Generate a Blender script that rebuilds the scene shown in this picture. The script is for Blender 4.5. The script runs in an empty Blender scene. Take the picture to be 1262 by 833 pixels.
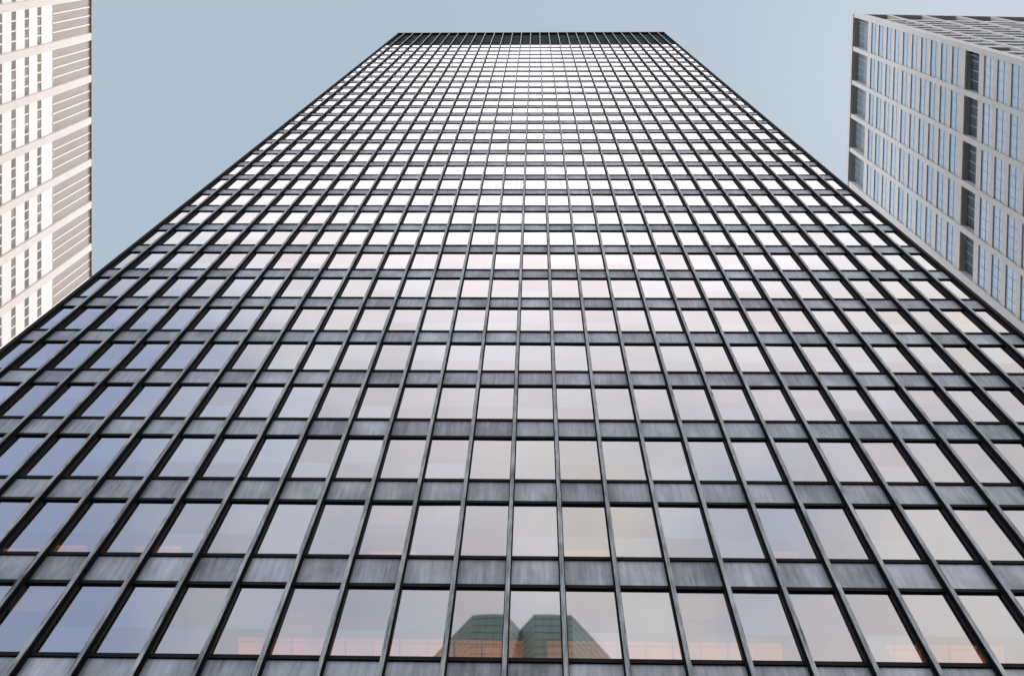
import bpy, math, random
from mathutils import Matrix, Vector

random.seed(7)
scene = bpy.context.scene
COL = scene.collection

# ------------------------------------------------------------------ camera
PW, PH = 1262.0, 833.0
F = 1206.0                       # focal length in photo pixels
PPX, PPY = 631.0, -119.8         # optical axis: the photo is the lower part of an upright frame
CAM = Vector((0.0, 0.0, 1.6))
zc = Vector((28.66, -26.8, -F)).normalized()          # zenith in camera space
b_ = 0.0064
xc = Vector((1.0, b_, (28.66 - 26.8 * b_) / F)).normalized()
xc = (xc - zc * xc.dot(zc)).normalized()
yc = zc.cross(xc)
W2C = Matrix((xc, yc, zc)).transposed()              # world -> camera
C2W = W2C.transposed()

def project(p):
    c = W2C @ (Vector(p) - CAM)
    if c.z >= -1e-6:
        return None
    return (PPX + F * c.x / -c.z, PPY - F * c.y / -c.z)

def unproject(px, py, h):
    """World point h metres above the camera that is seen at photo pixel (px, py)."""
    d = C2W @ Vector(((px - PPX) / F, -(py - PPY) / F, -1.0))
    return CAM + d * (h / d.z)

cd = bpy.data.cameras.new('camera')
cam = bpy.data.objects.new('camera', cd)
COL.objects.link(cam)
cam.matrix_world = Matrix.Translation(CAM) @ C2W.to_4x4()
cd.sensor_fit = 'HORIZONTAL'
cd.sensor_width = 36.0
cd.lens = 36.0 * F / PW
cd.shift_x = (PW / 2 - PPX) / PW
cd.shift_y = (PPY - PH / 2) / PW
cd.clip_start = 0.1
cd.clip_end = 5000
scene.camera = cam

# ------------------------------------------------------------------ helpers
class MB:
    def __init__(self, M=None):
        self.v, self.f, self.m = [], [], []
        self.M = M

    def face(self, pts, mi=0):
        n = len(self.v)
        for p in pts:
            p = Vector(p)
            self.v.append(self.M @ p if self.M else p)
        self.f.append(tuple(range(n, n + len(pts))))
        self.m.append(mi)

    def box(self, x0, x1, y0, y1, z0, z1, mi=0):
        n = len(self.v)
        for p in ((x0, y0, z0), (x1, y0, z0), (x1, y1, z0), (x0, y1, z0),
                  (x0, y0, z1), (x1, y0, z1), (x1, y1, z1), (x0, y1, z1)):
            p = Vector(p)
            self.v.append(self.M @ p if self.M else p)
        for q in ((0, 3, 2, 1), (4, 5, 6, 7), (0, 1, 5, 4), (1, 2, 6, 5), (2, 3, 7, 6), (3, 0, 4, 7)):
            self.f.append(tuple(n + i for i in q))
            self.m.append(mi)

    def prism(self, poly, z0, z1, mi=0):
        n = len(poly)
        base = len(self.v)
        for z in (z0, z1):
            for x, y in poly:
                p = Vector((x, y, z))
                self.v.append(self.M @ p if self.M else p)
        for i in range(n):
            j = (i + 1) % n
            self.f.append((base + i, base + j, base + n + j, base + n + i)); self.m.append(mi)
        self.f.append(tuple(base + n + i for i in range(n))); self.m.append(mi)
        self.f.append(tuple(base + n - 1 - i for i in range(n))); self.m.append(mi)

    def build(self, name, mats, parent=None, bevel=0):
        me = bpy.data.meshes.new(name)
        me.from_pydata([tuple(v) for v in self.v], [], self.f)
        if not isinstance(mats, (list, tuple)):
            mats = [mats]
        for m in mats:
            me.materials.append(m)
        for p, i in zip(me.polygons, self.m):
            p.material_index = i
        me.update()
        o = bpy.data.objects.new(name, me)
        COL.objects.link(o)
        if parent:
            o.parent = parent
        return o

def thing(name, label, cat, loc=(0, 0, 0), rz=0.0):
    o = bpy.data.objects.new(name, None)
    COL.objects.link(o)
    o.location = loc
    o.rotation_euler = (0, 0, rz)
    o['label'] = label
    o['category'] = cat
    return o

def structure(o):
    o['kind'] = 'structure'
    return o

def stuff(o):
    o['kind'] = 'stuff'
    return o

# ------------------------------------------------------------------ materials
class NT:
    def __init__(self, name):
        self.mat = bpy.data.materials.new(name)
        self.mat.use_nodes = True
        self.t = self.mat.node_tree
        self.t.nodes.clear()

    def n(self, typ, ins=None, **kw):
        nd = self.t.nodes.new(typ)
        for k, v in kw.items():
            setattr(nd, k, v)
        for k, v in (ins or {}).items():
            if isinstance(v, bpy.types.NodeSocket):
                self.t.links.new(v, nd.inputs[k])
            else:
                nd.inputs[k].default_value = v
        return nd

    def math(self, op, a, b=0.0, c=0.0, clamp=False):
        return self.n('ShaderNodeMath', {0: a, 1: b, 2: c}, operation=op, use_clamp=clamp).outputs[0]

    def ramp(self, fac, stops):
        r = self.n('ShaderNodeValToRGB', {0: fac})
        e = r.color_ramp.elements
        while len(e) < len(stops):
            e.new(0.5)
        for el, (p, c) in zip(e, stops):
            el.position = p
            el.color = (c, c, c, 1) if isinstance(c, (int, float)) else (*c, 1)
        return r.outputs[0]

    def mix(self, fac, a, b, blend='MIX'):
        m = self.n('ShaderNodeMix', data_type='RGBA', blend_type=blend)
        for k, v in ((0, fac), (6, a), (7, b)):
            if isinstance(v, bpy.types.NodeSocket):
                self.t.links.new(v, m.inputs[k])
            else:
                m.inputs[k].default_value = v if k == 0 else (*v, 1)
        return m.outputs[2]

    def coords(self, scale=(1, 1, 1)):
        tc = self.n('ShaderNodeTexCoord')
        return self.n('ShaderNodeMapping', {0: tc.outputs['Object'], 'Scale': scale}).outputs[0]

    def noise(self, scale, vec, detail=4.0, rough=0.55):
        return self.n('ShaderNodeTexNoise', {'Vector': vec, 'Scale': scale, 'Detail': detail, 'Roughness': rough}).outputs[0]

    def out(self, sh):
        o = self.n('ShaderNodeOutputMaterial')
        self.t.links.new(sh, o.inputs[0])
        return self.mat

W, H = 1.41, 3.681               # bay width and storey height of the tower

def cell_random(nt, sx, sz, ox=0.0, oz=0.0):
    """A steady random value for every facade panel, from its place on the wall."""
    tc = nt.n('ShaderNodeTexCoord')
    s = nt.n('ShaderNodeSeparateXYZ', {0: tc.outputs['Object']})
    a = nt.math('FLOOR', nt.math('DIVIDE', nt.math('ADD', s.outputs[0], ox), sx))
    b = nt.math('FLOOR', nt.math('DIVIDE', nt.math('ADD', s.outputs[2], oz), sz))
    v = nt.n('ShaderNodeCombineXYZ', {0: a, 1: b})
    return nt.n('ShaderNodeTexWhiteNoise', {0: v.outputs[0]}, noise_dimensions='3D')

def bronze(name, c0, c1, rough, metallic, panel=False, streak=(7, 7, 0.7), spec=0.5):
    nt = NT(name)
    st = nt.noise(1.6, nt.coords(streak), 6, 0.65)
    bl = nt.noise(0.9, nt.coords((1, 1, 0.6)), 4, 0.6)
    m = nt.math('ADD', nt.math('MULTIPLY', st, 0.45 if panel else 0.65), nt.math('MULTIPLY', bl, 0.55 if panel else 0.35))
    if panel:
        cr = cell_random(nt, W, H, 100 * W, 0)
        m = nt.math('ADD', m, nt.math('MULTIPLY', nt.math('SUBTRACT', cr.outputs[0], 0.5), 0.16))
    col = nt.ramp(m, [(0.34, c0), (0.66, c1)])
    rg = nt.math('ADD', nt.math('MULTIPLY', st, 0.16), rough - 0.08)
    bump = nt.n('ShaderNodeBump', {'Strength': 0.12, 'Distance': 0.01, 'Height': st})
    p = nt.n('ShaderNodeBsdfPrincipled', {'Base Color': col, 'Roughness': rg, 'Metallic': metallic, 'Normal': bump.outputs[0]})
    p.inputs['Specular IOR Level'].default_value = spec
    return nt.out(p.outputs[0])

M = {}
M['flange'] = bronze('bronze_mullion', (0.045, 0.05, 0.055), (0.40, 0.435, 0.46), 0.5, 0.8, streak=(9, 9, 0.9))
M['spandrel'] = bronze('bronze_spandrel', (0.125, 0.135, 0.154), (0.40, 0.425, 0.48), 0.5, 0.8, panel=True, streak=(5, 5, 0.35))
M['frame'] = bronze('bronze_frame', (0.004, 0.004, 0.005), (0.010, 0.010, 0.012), 0.6, 0.0, spec=0.06)
M['louvre'] = bronze('bronze_louvre', (0.02, 0.03, 0.033), (0.05, 0.065, 0.07), 0.85, 0.0, spec=0.05)

def tower_glass():
    nt = NT('bronze_mirror_glass')
    cr = cell_random(nt, W, H, 100 * W, 0)
    wob = nt.noise(0.55, nt.coords((1, 1, 1)), 2, 0.4)
    bump = nt.n('ShaderNodeBump', {'Strength': 0.03, 'Distance': 0.03, 'Height': wob})
    lw = nt.n('ShaderNodeLayerWeight', {0: 0.5})
    fac = nt.math('ADD', nt.math('MULTIPLY', nt.math('POWER', lw.outputs['Facing'], 2.5), 0.5), 0.50, clamp=True)
    fac = nt.math('ADD', fac, nt.math('MULTIPLY', nt.math('SUBTRACT', cr.outputs[0], 0.5), 0.09), clamp=True)
    tint = nt.mix(cr.outputs[0], (0.99, 0.96, 0.955), (0.95, 0.96, 0.985))
    gl = nt.n('ShaderNodeBsdfGlossy', {'Color': tint, 'Roughness': 0.015, 'Normal': bump.outputs[0]})
    tr = nt.n('ShaderNodeBsdfTransparent', {'Color': (0.62, 0.50, 0.40, 1)})
    mx = nt.n('ShaderNodeMixShader', {0: fac, 1: tr.outputs[0], 2: gl.outputs[0]})
    return nt.out(mx.outputs[0])
M['glass'] = tower_glass()

def plain(name, c, rough=0.7, var=0.12, scale=1.5, spec=0.3, stretch=(1, 1, 0.4), metallic=0.0):
    nt = NT(name)
    n1 = nt.noise(scale, nt.coords(stretch), 6, 0.6)
    n2 = nt.noise(scale * 11, nt.coords((1, 1, 1)), 3, 0.6)
    m = nt.math('ADD', nt.math('MULTIPLY', n1, 0.7), nt.math('MULTIPLY', n2, 0.3))
    lo = tuple(x * (1 - var) for x in c)
    hi = tuple(min(1, x * (1 + var)) for x in c)
    col = nt.ramp(m, [(0.3, lo), (0.7, hi)])
    bump = nt.n('ShaderNodeBump', {'Strength': 0.15, 'Distance': 0.01, 'Height': n2})
    p = nt.n('ShaderNodeBsdfPrincipled', {'Base Color': col, 'Roughness': rough, 'Metallic': metallic, 'Normal': bump.outputs[0]})
    p.inputs['Specular IOR Level'].default_value = spec
    return nt.out(p.outputs[0])

M['slab'] = plain('office_ceiling', (0.20, 0.17, 0.15), 0.9)
M['core'] = plain('office_core', (0.16, 0.14, 0.12), 0.9)
M['column'] = plain('office_column', (0.55, 0.45, 0.34), 0.8)
M['blind'] = plain('window_blind', (0.55, 0.52, 0.50), 0.9, 0.05)

def emit(name, c, s):
    nt = NT(name)
    n1 = nt.noise(0.7, nt.coords((1, 1, 1)), 3)
    col = nt.mix(nt.ramp(n1, [(0.3, 0.0), (0.7, 1.0)]), c, tuple(x * 0.35 for x in c))
    tc = nt.n('ShaderNodeTexCoord')
    sp = nt.n('ShaderNodeSeparateXYZ', {0: tc.outputs['Object']})
    gx = nt.math('LESS_THAN', nt.math('FRACT', nt.math('DIVIDE', sp.outputs[0], W / 2)), 0.06)
    gy = nt.math('LESS_THAN', nt.math('FRACT', nt.math('DIVIDE', sp.outputs[1], 0.35)), 0.12)
    col = nt.mix(nt.math('MAXIMUM', gx, gy), col, tuple(x * 0.3 for x in c))
    e = nt.n('ShaderNodeEmission', {'Color': col, 'Strength': s})
    return nt.out(e.outputs[0])
M['lamp'] = emit('luminous_ceiling', (1.0, 0.36, 0.12), 0.72)

M['white_panel'] = plain('white_panel', (0.84, 0.83, 0.82), 0.6, 0.03)
M['cream'] = plain('cream_stone', (0.80, 0.725, 0.69), 0.7, 0.05)
M['brown_louvre'] = plain('brown_louvre', (0.41, 0.35, 0.325), 0.7, 0.22, 1.2, stretch=(6, 6, 0.15))
M['body'] = plain('building_body', (0.5, 0.48, 0.45), 0.8)

def flat_glass(name, c0, c1, rough, cx, cz, base_fac, tint):
    nt = NT(name)
    cr = cell_random(nt, cx, cz, 1000, 0)
    col = nt.mix(cr.outputs[0], c0, c1)
    d = nt.n('ShaderNodeBsdfDiffuse', {'Color': col})
    g = nt.n('ShaderNodeBsdfGlossy', {'Color': (*tint, 1), 'Roughness': rough})
    lw = nt.n('ShaderNodeLayerWeight', {0: 0.5})
    fac = nt.math('ADD', nt.math('MULTIPLY', nt.math('POWER', lw.outputs['Facing'], 3.0), 0.6), base_fac, clamp=True)
    mx = nt.n('ShaderNodeMixShader', {0: fac, 1: d.outputs[0], 2: g.outputs[0]})
    return nt.out(mx.outputs[0])
M['brown_glass'] = flat_glass('brown_window', (0.20, 0.175, 0.16), (0.40, 0.365, 0.335), 0.55, 1.5, 3.1, 0.02, (0.25, 0.23, 0.2))
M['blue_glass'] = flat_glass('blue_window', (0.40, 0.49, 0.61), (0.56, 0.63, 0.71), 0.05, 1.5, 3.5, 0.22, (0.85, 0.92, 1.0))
M['dark_glass'] = flat_glass('dark_window', (0.075, 0.10, 0.12), (0.11, 0.14, 0.165), 0.1, 1.5, 3.5, 0.06, (0.5, 0.6, 0.7))
M['slate_glass'] = flat_glass('slate_window', (0.17, 0.205, 0.23), (0.23, 0.265, 0.29), 0.1, 1.5, 3.5, 0.10, (0.7, 0.8, 0.9))
M['stone'] = plain('grey_stone', (0.51, 0.495, 0.495), 0.8, 0.08)
M['soffit'] = plain('brown_soffit', (0.46, 0.43, 0.41), 0.85, 0.1)
M['grid'] = plain('window_bar', (0.27, 0.33, 0.42), 0.5, 0.05)

def teal_wall():
    nt = NT('teal_wall')
    tc = nt.n('ShaderNodeTexCoord')
    s = nt.n('ShaderNodeSeparateXYZ', {0: tc.outputs['Object']})
    hx = nt.math('ADD', s.outputs[0], nt.math('MULTIPLY', s.outputs[1], 0.9))
    fz = nt.math('FRACT', nt.math('DIVIDE', s.outputs[2], 1.7))
    fx = nt.math('FRACT', nt.math('DIVIDE', hx, 1.45))
    lz = nt.math('LESS_THAN', fz, 0.14)
    lx = nt.math('LESS_THAN', fx, 0.09)
    ln = nt.math('MAXIMUM', lz, nt.math('MULTIPLY', lx, 0.5))
    n1 = nt.noise(0.6, nt.coords((1, 1, 1)), 4)
    base = nt.mix(n1, (0.075, 0.12, 0.11), (0.14, 0.205, 0.185))
    col = nt.mix(ln, base, (0.015, 0.02, 0.018))
    p = nt.n('ShaderNodeBsdfPrincipled', {'Base Color': col, 'Roughness': 0.45})
    return nt.out(p.outputs[0])
M['teal'] = teal_wall()

# ------------------------------------------------------------------ ground
def ground(name, x0, x1, y0, y1, z, mat):
    mb = MB()
    mb.face([(x0, y0, z), (x1, y0, z), (x1, y1, z), (x0, y1, z)])
    return structure(mb.build(name, mat))
M['asphalt'] = plain('asphalt', (0.05, 0.05, 0.052), 0.9, 0.2)
M['granite'] = plain('granite_paving', (0.34, 0.33, 0.32), 0.7, 0.15, 0.6, stretch=(1, 1, 1))
ground('ground', -2500, 2500, -2500, 2500, -0.15, M['asphalt'])
mb = MB(); mb.box(-34, 34, -14, 50, -0.14, 0.0)
structure(mb.build('plaza_pavement', M['granite']))

# ------------------------------------------------------------------ bronze tower
DG = 17.166                                    # distance of the glass from the camera
XO = -0.817                                     # x of mullion 14
tower = thing('office_tower', 'tall dark bronze and glass skyscraper with close vertical mullions filling the middle of the view',
              'skyscraper', (XO, DG, 0))
mx_ = lambda i: (i - 14) * W
ZB = 23.307 + 1.6 - 0.05                        # sill of the lowest window row in view
GH = 2.42                                      # glass height
NB = 28
EDGE = 0.80 * W                                # half-bay to the outside corner
XL, XR = mx_(0) - EDGE, mx_(28) + EDGE
ROWS = list(range(-4, 32))                     # row 0 is the lowest one the photo shows whole
ZT0 = ZB + 31.72 * H                           # foot of the louvred crown
ZT1 = ZB + 35.35 * H                           # top of the tower
Y_SP, Y_FR, Y_WEB, Y_FL = -0.012, -0.05, -0.215, -0.24

bays = [(mx_(i), mx_(i + 1)) for i in range(NB)]
bays = [(XL + 0.16, mx_(0))] + bays + [(mx_(28), XR - 0.16)]

def pane_box(mb, x0, x1, z0, z1, tilt=True, mi=0):
    a = random.gauss(0, 0.0020) if tilt else 0.0
    b = random.gauss(0, 0.0020) if tilt else 0.0
    hw, hh = (x1 - x0) / 2, (z1 - z0) / 2
    def y(sx, sz):
        return a * hw * sx + b * hh * sz
    mb.face([(x0, y(-1, -1), z0), (x1, y(1, -1), z0), (x1, y(1, 1), z1), (x0, y(-1, 1), z1)], mi)

def bars(mb, x0, x1, z0, z1, mi=0):
    mb.box(x0, x1, Y_FR, 0.03, z0 - 0.12, z0, mi)              # sill bar
    mb.box(x0, x1, Y_FR, 0.03, z1, z1 + 0.12, mi)              # head bar
    mb.box(x0, x0 + 0.035, -0.05, 0.03, z0, z1, mi)
    mb.box(x1 - 0.035, x1, -0.05, 0.03, z0, z1, mi)

cells = []
for r in ROWS:
    for bi, (x0, x1) in enumerate(bays):
        z0 = ZB + r * H
        pr = project((XO + (x0 + x1) / 2, DG, z0 + GH / 2))
        inside = pr and -25 < pr[0] < PW + 25 and -20 < pr[1] < PH + 25
        cells.append((not inside, z0, abs((x0 + x1) / 2), r, bi, x0, x1))
order = sorted(range(len(cells)), key=lambda i: cells[i][:3])
near = set(order[:100])
rest_w, rest_s = MB(), MB()
for i, (_, z0, _, r, bi, x0, x1) in enumerate(cells):
    e = 0.022
    xa, xb = x0 + e, x1 - e
    z1 = z0 + GH
    still = r == 0 and 12 <= bi <= 17
    s0, s1 = z1 + 0.12, z0 + H - 0.12
    if r == 31:
        s1 = min(s1, ZT0)
    if i in near:
        mb = MB(); pane_box(mb, xa + 0.03, xb - 0.03, z0, z1, not still)
        w = mb.build('window', M['glass'], tower)
        mb = MB(); bars(mb, xa, xb, z0, z1)
        mb.build('window_frame', M['frame'], w)
        if random.random() < 0.22 and not still:
            mb = MB()
            drop = random.choice((0.35, 0.6, 1.0)) * GH
            mb.box(xa + 0.06, xb - 0.06, 0.10, 0.115, z1 - drop, z1)
            mb.build('blind', M['blind'], w)
        mb = MB(); mb.box(xa, xb, Y_SP, 0.05, s0, s1)
        mb.build('spandrel', M['spandrel'], tower)
    else:
        pane_box(rest_w, xa + 0.03, xb - 0.03, z0, z1, True, 0)
        bars(rest_w, xa, xb, z0, z1, 1)
        if random.random() < 0.2:
            rest_w.box(xa + 0.06, xb - 0.06, 0.10, 0.115, z1 - random.choice((0.35, 0.6, 1.0)) * GH, z1, 2)
        rest_s.box(xa, xb, Y_SP, 0.05, s0, s1)
stuff(rest_w.build('window', [M['glass'], M['frame'], M['blind']], tower))
stuff(rest_s.build('spandrel', M['spandrel'], tower))

ZLOB = ZB - 4 * H - 0.5                         # top of the open lobby
for i in range(29):
    x = mx_(i)
    mb = MB()
    mb.box(x - 0.054, x + 0.054, Y_FL, Y_WEB, ZLOB, ZT1 - 0.02)        # outer flange
    mb.box(x - 0.016, x + 0.016, Y_WEB, -0.06, ZLOB, ZT1 - 0.02, 1)    # web, near-black to paint in the shade behind the flange
    mb.box(x - 0.082, x + 0.082, -0.06, 0.06, ZLOB, ZT1 - 0.03, 1)     # inner flange, widened and blackened to paint shadow edges beside the mullion
    mb.build('mullion', [M['flange'], M['frame']], tower)
for xa, xb in ((XL, XL + 0.16), (XR - 0.16, XR)):
    mb = MB(); mb.box(xa, xb, -0.17, 0.5, ZLOB, ZT1 - 0.02)
    mb.build('corner_post', M['frame'], tower)
for x0, x1 in bays:
    mb = MB()
    mb.box(x0 + 0.062, x1 - 0.062, 0.14, 0.2, ZT0 + 0.12, ZT1 - 0.05)
    nz = 12
    for k in range(nz):
        z = ZT0 + 0.12 + (ZT1 - 0.3 - ZT0) * k / nz
        mb.box(x0 + 0.062, x1 - 0.062, 0.10, 0.14, z + 0.10, z + 0.90)
    mb.build('louvre_panel', M['louvre'], tower)
mb = MB(); mb.box(XL - 0.01, XR + 0.01, -0.26, 0.3, ZT1 - 0.02, ZT1 + 0.12)
mb.build('roof_coping', M['louvre'], tower)
mb = MB(); mb.box(XL + 0.02, XR - 0.02, 0.12, 26.0, ZT1 - 1.0, ZT1 - 0.1)
mb.build('roof', M['louvre'], tower)
# storeys seen through the glass
rl = random.Random(3)
for r in ROWS:
    z1 = ZB + r * H + GH
    mb = MB(); mb.box(XL + 0.2, XR - 0.2, 0.14, 9.0, z1 + 0.05, z1 + 1.15)
    sl = mb.build('floor_slab', M['slab'], tower)
    lm = MB()
    for bi in range(1, NB + 1):
        on = rl.random() < 0.66
        if r == 0:
            on = bi in (10, 11, 12, 13, 14, 15, 16, 17, 18, 19, 21, 22, 23)
        if r == 1:
            on = bi in (2, 3, 4, 5, 6, 7, 10, 12, 14, 16, 19, 20)
        if on:
            x0, x1 = bays[bi]
            lm.box(x0 + 0.02, x1 - 0.02, 1.33 + (0.0 if r == 0 else rl.choice((0, 0.1, 0.2))), 6.0, z1 + 0.02, z1 + 0.045)
    lm.build('ceiling_light', M['lamp'], sl)
for i in (2, 8, 14, 20, 26):
    mb = MB(); mb.box(mx_(i) - 0.3 + 0.7, mx_(i) + 0.3 + 0.7, 0.9, 1.5, 0, ZT0)
    mb.build('interior_column', M['column'], tower)
mb = MB(); mb.box(XL + 3, XR - 3, 9.0, 22.0, 0, ZT0)
mb.build('core_wall', M['core'], tower)
for xa, xb in ((XL + 0.02, XL + 0.14), (XR - 0.14, XR - 0.02)):
    mb = MB(); mb.box(xa, xb, 0.5, 26.0, ZLOB, ZT1 - 1.0)
    mb.build('side_wall', M['louvre'], tower)
mb = MB(); mb.box(XL + 0.02, XR - 0.02, 26.0, 26.2, ZLOB, ZT1 - 0.1)
mb.build('rear_wall', M['louvre'], tower)
mb = MB(); mb.box(XL, XR, 0.05, 26.0, ZLOB - 0.6, ZLOB)
mb.build('lobby_soffit', M['frame'], tower)
for i in (0, 6, 11, 17, 22, 28):
    mb = MB(); mb.box(mx_(i) - 0.45, mx_(i) + 0.45, 0.3, 1.2, 0, ZLOB - 0.6)
    mb.build('lobby_column', M['flange'], tower)

# ------------------------------------------------------------------ white banded building at the left
HL = 140.0
pA, pB = unproject(112.3, 0.0, HL), unproject(112.6, 330.0, HL)
ang = math.atan2(pB.y - pA.y, pB.x - pA.x)
per_px = (pB - pA).length / 330.0
bay = 51.6 * per_px
K0, K1 = -3, 8
org = pA + (pB - pA).normalized() * ((45.3 + 51.6 * K0) * per_px)
lb = thing('office_building', 'white office block with cream ribs and rows of small brown windows, left of the tower',
           'building', (org.x, org.y, 0), ang)
ZR = HL + CAM.z
XD = -pA.x
z_at = lambda px: CAM.z + HL * (658 - 112.4) / (658 - px)
ZLV = z_at(64.2)
NBY = K1 - K0
LEN = NBY * bay
mb = MB(); mb.box(-0.5, LEN + 0.5, 0.32, 32, 0, ZR - 0.4)
mb.build('wall', M['body'], lb)
mb = MB(); mb.box(-0.6, LEN + 0.6, -0.24, 32.2, ZR - 0.4, ZR)
mb.build('roof', M['brown_louvre'], lb)
FLZ = 3.12
zw0 = CAM.z + HL * (658 - 112.4) / (658 - 48.2)       # middle of the top window row
NF = 16
for k in range(NBY + 1):
    mb = MB(); mb.box(k * bay - 0.5, k * bay + 0.5, -0.22, 0.33, 0, ZR - 0.405)
    mb.build('pier', M['cream'], lb)
rest_w, rest_p = MB(), MB()
for k in range(NBY):
    xa, xb = k * bay + 0.5, (k + 1) * bay - 0.5
    mb = MB(); mb.box(xa, xb, 0.02, 0.32, ZLV, ZR - 0.41)
    n = int((xb - xa) / 0.2)
    lo = mb.build('louvre_panel', M['brown_louvre'], lb)
    fm = MB()
    pw = (xb - xa) / 4
    for j in range(0, 5):
        x = xa + j * pw
        fm.box(max(xa, x - 0.085), min(xb, x + 0.085), -0.06, 0.02, ZLV, ZR - 0.41)
    fm.build('fin', M['white_panel'], lo)
    top = ZLV
    for fl in range(NF):
        zc_ = zw0 - fl * FLZ
        wz0, wz1 = zc_ - 0.53, zc_ + 0.53
        vis = fl < 6
        mb = MB() if vis else rest_p
        mb.box(xa, xb, 0.0, 0.32, wz1, top - 0.004)
        if vis:
            mb.build('white_spandrel', M['white_panel'], lb)
        top = wz0
        mb = MB() if vis else rest_w
        mb.box(xa, xb, 0.05, 0.32, wz0, wz1 - 0.004, 0)
        if vis:
            w = mb.build('window', M['brown_glass'], lb)
            fm = MB()
        else:
            fm = rest_p
        for j in range(0, 5):
            x = xa + j * pw
            fm.box(max(xa, x - 0.09), min(xb, x + 0.09), 0.006, 0.05, wz0 + 0.003, wz1 - 0.006)
        fm.box(xa, xb, 0.02, 0.05, wz0 + 0.003, wz0 + 0.05)
        fm.box(xa, xb, 0.02, 0.05, wz1 - 0.05, wz1 - 0.006)
        if vis:
            fm.build('window_frame', M['white_panel'], w)
    rest_p.box(xa, xb, 0.0, 0.32, 0, top - 0.004)
stuff(rest_w.build('window', M['brown_glass'], lb))
stuff(rest_p.build('white_spandrel', M['white_panel'], lb))

# ------------------------------------------------------------------ grey stone building at the right
HR = 175.7
qA, qB = unproject(1051.6, 18.7, HR), unproject(1044.8, 223.8, HR)
qC = unproject(1262, 22.5, HR)                        # along the front roof edge
sd = (qB - qA); sd.z = 0
fd = (qC - qA); fd.z = 0
LENS = sd.length
sd.normalize(); fd.normalize()
rb = thing('stone_building', 'grey stone office block with deep bays of pale blue windows, right of the tower',
           'building', (qA.x, qA.y, 0), 0)
def frame_from(origin, xdir, ydir):
    m = Matrix.Identity(4)
    m.col[0][:3] = xdir
    m.col[1][:3] = ydir
    m.col[3][:3] = origin
    return m
ZRR = HR + CAM.z
# side wall: local x runs from its far end to the corner, y runs into the building
side_in = Vector((sd.y, -sd.x, 0))
side_in = side_in if side_in.x > 0 else -side_in
BAY = LENS / 5
NSB = 6                                               # one more bay than shows past the tower
MS = frame_from(sd * (BAY * NSB), -sd, side_in)
front_in = Vector((-fd.y, fd.x, 0))
MF = frame_from(Vector((0, 0, 0)), fd, front_in)
LENF = 48.0
vx = lambda px: CAM.z + HR * (1051.6 - 658) / (px - 658)   # height of a horizontal edge from its image x along the side wall
centres = [vx(x) for x in (1077.8, 1086.8, 1096.6, 1106.5, 1117.0, 1128.2, 1139.6, 1151.4, 1164.3, 1178.0)]
z_mech1, z_mech0 = vx(1189.3), vx(1206.2)
low = [vx(1217.6) - 3.55 * k for k in range(24)]
floors = centres + low
RC = 0.45                                             # recess of the ordinary windows
def facade(Mx, length, nb, part_rows, depth_first):
    bw = length / nb
    ph = 0.37
    for k in range(nb + 1):
        if depth_first and k == 0:
            continue
        mb = MB(Mx); mb.box(k * bw - ph, k * bw + ph, -0.16, 1.5, 0, ZRR - 0.9)
        mb.build('pier', M['stone'], rb)
    # floor bands
    edges = []
    for zc_ in floors:
        edges.append((zc_ + 1.24, zc_ - 1.24))
    edges_all = [(ZRR - 0.9, vx(1070.6))] + edges[:10] + [(z_mech1, z_mech0)] + edges[10:]
    edges_all.sort(key=lambda e: -e[0])
    rest_w, rest_g = MB(Mx), MB(Mx)
    prev = None
    for n, (zt, zb) in enumerate(edges_all):
        if prev is not None:
            mb = MB(Mx); mb.box(ph, length - ph, -0.04, 0.9, zt, prev)
            mb.build('spandrel', M['stone'], rb)
        prev = zb
        mech = (zt - zb) > 3
        rec = 0.8 if mech else 0.11
        for k in range(nb):
            xa, xb = k * bw + ph, (k + 1) * bw - ph
            as_part = n < part_rows
            if not depth_first and k == 0:
                if n == 0:
                    mb = MB(Mx); mb.box(xa - 0.1, xb + 0.1, -0.1, 0.9, 0, ZRR - 0.9)
                    mb.build('wall_panel', M['stone'], rb)
                continue
            if mech:
                mb = MB(Mx)
                mb.box(xa, xb, rec, rec + 0.2, zb, zt)
                w = mb.build('louvre_opening', M['slate_glass'] if n == 0 else M['dark_glass'], rb)
                mb = MB(Mx)
                for j in range(1, 4):
                    x = xa + (xb - xa) * j / 4
                    mb.box(x - 0.05, x + 0.05, rec - 0.05, rec, zb, zt)
                mb.build('window_frame', M['grid'], w)
                mb = MB(Mx)
                mb.box(xa, xb, -0.03 + 0.1, rec, zt - 0.06, zt + 0.25)
                mb.build('soffit', M['soffit'], w)
                continue
            mb = MB(Mx) if as_part else rest_w
            mb.box(xa, xb, rec, rec + 0.2, zb, zt)
            if as_part:
                w = mb.build('window', M['blue_glass'], rb)
                fm = MB(Mx)
            else:
                fm = rest_g
            for j in range(1, 4):
                x = xa + (xb - xa) * j / 4
                fm.box(x - 0.035, x + 0.035, rec - 0.03, rec, zb, zt)
            zm = zb + (zt - zb) * 0.42
            fm.box(xa, xb, rec - 0.035, rec + 0.002, zm - 0.05, zm + 0.05)
            if as_part:
                fm.build('window_frame', M['grid'], w)
    stuff(rest_w.build('window', M['blue_glass'], rb))
    stuff(rest_g.build('window_frame', M['grid'], rb))
    mb = MB(Mx); mb.box(ph, length - ph, -0.04, 0.9, 0, prev)
    mb.build('base_wall', M['stone'], rb)
facade(MS, BAY * NSB, NSB, 16, False)
facade(MF, LENF, 8, 0, True)
P0 = Vector((0, 0, 0)); P1 = fd * LENF; P2 = P1 + sd * BAY * NSB; P3 = sd * BAY * NSB
cen = (P0 + P1 + P2 + P3) / 4
def inset(p, d):
    v = (cen - p); v.z = 0
    return p + v.normalized() * d
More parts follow.
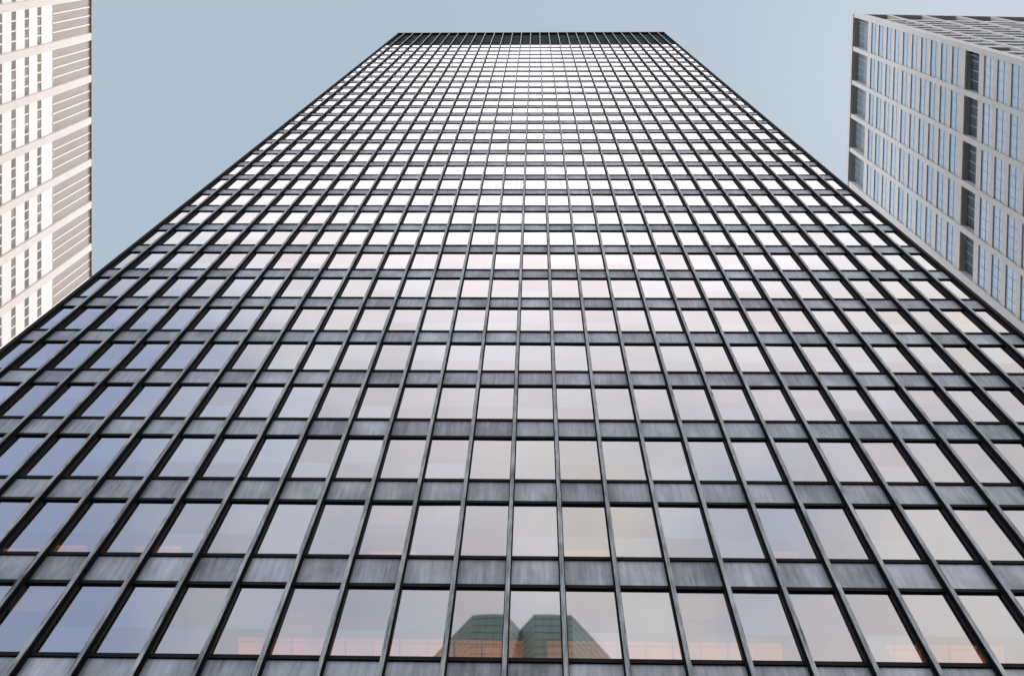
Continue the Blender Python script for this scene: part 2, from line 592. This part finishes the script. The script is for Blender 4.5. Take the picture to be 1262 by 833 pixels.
mb = MB(); mb.prism([(p.x, p.y) for p in (inset(q, 2.6) for q in (P0, P1, P2, P3))], 0, ZRR - 1.0)
mb.build('wall', M['stone'], rb)
mb = MB(); mb.prism([(p.x, p.y) for p in (inset(q, -0.35) for q in (P0, P1, P2, P3))], ZRR - 0.9, ZRR)
mb.build('roof', M['stone'], rb)

# ------------------------------------------------------------------ faceted building across the street, seen mirrored in the glass
HB = 178.0
def mirrored(px, py):
    p = unproject(px, py, HB)
    return (p.x, 2 * DG - p.y)
pts = [mirrored(*q) for q in ((455, 892), (583, 757), (623, 757), (641, 775), (658, 757), (704, 757), (820, 884))]
ox = sum(p[0] for p in pts) / len(pts); oy = pts[1][1]
fb = thing('faceted_building', 'teal glass building with two chamfered fronts, mirrored in the lowest centre windows of the tower',
           'building', (ox, oy, 0))
poly = [(x - ox, y - oy) for x, y in pts]
poly += [(poly[-1][0], -70), (poly[0][0], -70)]
mb = MB(); mb.prism(poly, 0, HB + CAM.z)
mb.build('wall', M['teal'], fb)
mb = MB(); mb.prism([(x * 0.9, -4 + (y - 4) * 0.85 ) for x, y in [(-12, -12), (12, -12), (12, -40), (-12, -40)]], HB + CAM.z, HB + CAM.z + 2)
mb.build('roof_plant', M['louvre'], fb)

# ------------------------------------------------------------------ daylight
SU, SV = 0.42, 0.15                                  # sun position as (x, y) per unit height
sun_dir = Vector((SU, SV, 1)).normalized()
elev = math.asin(sun_dir.z)
azim = math.atan2(sun_dir.x, sun_dir.y)               # clockwise from +y
sd_ = bpy.data.lights.new('sun', 'SUN')
sd_.energy = 2.0
sd_.angle = math.radians(0.6)
sd_.color = (1.0, 0.95, 0.88)
so = bpy.data.objects.new('sun', sd_)
COL.objects.link(so)
so.rotation_euler = sun_dir.to_track_quat('Z', 'Y').to_euler()

world = bpy.data.worlds.new('World')
scene.world = world
world.use_nodes = True
wt = NT.__new__(NT)
wt.mat = None
wt.t = world.node_tree
wt.t.nodes.clear()
sky = wt.n('ShaderNodeTexSky', sky_type='NISHITA', sun_disc=False)
sky.sun_elevation = elev
sky.sun_rotation = azim
sky.air_density = 1.0
sky.dust_density = 2.5
sky.ozone_density = 1.0
STR = 0.12
tc = wt.n('ShaderNodeTexCoord')
s = wt.n('ShaderNodeSeparateXYZ', {0: tc.outputs['Generated']})
dz = wt.math('MAXIMUM', s.outputs[2], 0.06)
u = wt.math('DIVIDE', s.outputs[0], dz)
v = wt.math('DIVIDE', s.outputs[1], dz)
pl = wt.n('ShaderNodeCombineXYZ', {0: u, 1: v})
n1 = wt.noise(3.2, pl.outputs[0], 6, 0.55)
n2 = wt.noise(1.3, wt.n('ShaderNodeMapping', {0: pl.outputs[0], 'Location': (3.1, 1.7, 0)}).outputs[0], 3, 0.5)
n3 = wt.noise(5.0, wt.n('ShaderNodeMapping', {0: pl.outputs[0], 'Location': (7.3, 2.2, 0)}).outputs[0], 5, 0.5)
def smooth(x, a, b):
    return wt.n('ShaderNodeMapRange', {0: x, 1: a, 2: b, 3: 0.0, 4: 1.0}, interpolation_type='SMOOTHSTEP').outputs[0]
back = smooth(v, 0.02, -0.16)                         # cloud bank covers the sky behind the viewer
gap = wt.math('MULTIPLY', smooth(u, -0.04, -0.56), smooth(v, -0.20, -0.45))
cov = wt.math('ADD', wt.math('MULTIPLY', n1, 0.55), wt.math('MULTIPLY', n2, 0.6))
hu = wt.math('MULTIPLY', wt.math('SUBTRACT', u, 0.19), 6.0)
hv = wt.math('MULTIPLY', wt.math('ADD', v, 0.62), 5.0)
hole = wt.math('EXPONENT', wt.math('MULTIPLY', wt.math('ADD', wt.math('MULTIPLY', hu, hu), wt.math('MULTIPLY', hv, hv)), -1.0))
cov = wt.math('SUBTRACT', wt.math('SUBTRACT', wt.math('ADD', cov, 0.20), wt.math('MULTIPLY', gap, 0.6)), wt.math('MULTIPLY', hole, 0.22))
cov = wt.math('MULTIPLY', smooth(cov, 0.22, 0.72), back)
veil = wt.math('ADD', wt.math('MULTIPLY', n2, 0.12), 0.94)
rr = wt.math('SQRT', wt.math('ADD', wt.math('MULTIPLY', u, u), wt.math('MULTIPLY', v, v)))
low_band = smooth(rr, 0.85, 2.2)                      # bright ring added low in the unseen sky to light the side buildings
du = wt.math('SUBTRACT', u, 0.02)
dv = wt.math('ADD', v, 0.10)
d2 = wt.math('ADD', wt.math('MULTIPLY', wt.math('MULTIPLY', du, du), 0.35), wt.math('MULTIPLY', dv, dv))
glow = wt.math('EXPONENT', wt.math('MULTIPLY', d2, -9.0))
glow = wt.math('ADD', glow, wt.math('MULTIPLY', wt.math('EXPONENT', wt.math('MULTIPLY', d2, -32.0)), 2.2))
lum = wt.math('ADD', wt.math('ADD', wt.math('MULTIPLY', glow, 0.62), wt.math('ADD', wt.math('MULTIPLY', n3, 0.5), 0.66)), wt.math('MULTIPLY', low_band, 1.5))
cl = wt.n('ShaderNodeCombineColor', {0: lum, 1: lum, 2: lum})
skyc = wt.n('ShaderNodeVectorMath', {0: sky.outputs[0], 1: (STR, STR, STR)}, operation='MULTIPLY')
haze0 = wt.mix(0.95, skyc.outputs[0], (0.445, 0.55, 0.65))
haze0 = wt.n('ShaderNodeVectorMath', {0: haze0, 1: wt.n('ShaderNodeCombineXYZ', {0: veil, 1: veil, 2: wt.math('ADD', wt.math('MULTIPLY', veil, 0.7), 0.3)}).outputs[0]}, operation='MULTIPLY').outputs[0]
deep = wt.mix(smooth(v, -0.1, -0.35), haze0, (0.45, 0.545, 0.79))
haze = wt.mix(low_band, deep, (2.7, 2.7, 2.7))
warm = wt.mix(smooth(n1, 0.40, 0.62), (0.95, 0.94, 1.0), (1.0, 0.965, 0.925))   # lilac and cream cloud
warm = wt.mix(smooth(glow, 0.1, 0.9), warm, (1.0, 0.955, 0.975))
cloud = wt.mix(1.0, cl.outputs[0], warm, 'MULTIPLY')
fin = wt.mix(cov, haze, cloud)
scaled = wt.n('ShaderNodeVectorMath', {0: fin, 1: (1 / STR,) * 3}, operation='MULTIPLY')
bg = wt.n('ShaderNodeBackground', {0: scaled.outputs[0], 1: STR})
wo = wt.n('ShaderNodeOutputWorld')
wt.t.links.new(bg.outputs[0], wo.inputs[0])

# ------------------------------------------------------------------ render settings
scene.view_settings.view_transform = 'Standard'
scene.view_settings.look = 'None'
scene.view_settings.exposure = 0.0
scene.view_settings.gamma = 1.0
scene.render.engine = 'CYCLES'
scene.cycles.max_bounces = 8
scene.cycles.transparent_max_bounces = 12
scene.cycles.caustics_reflective = False
scene.cycles.use_denoising = True
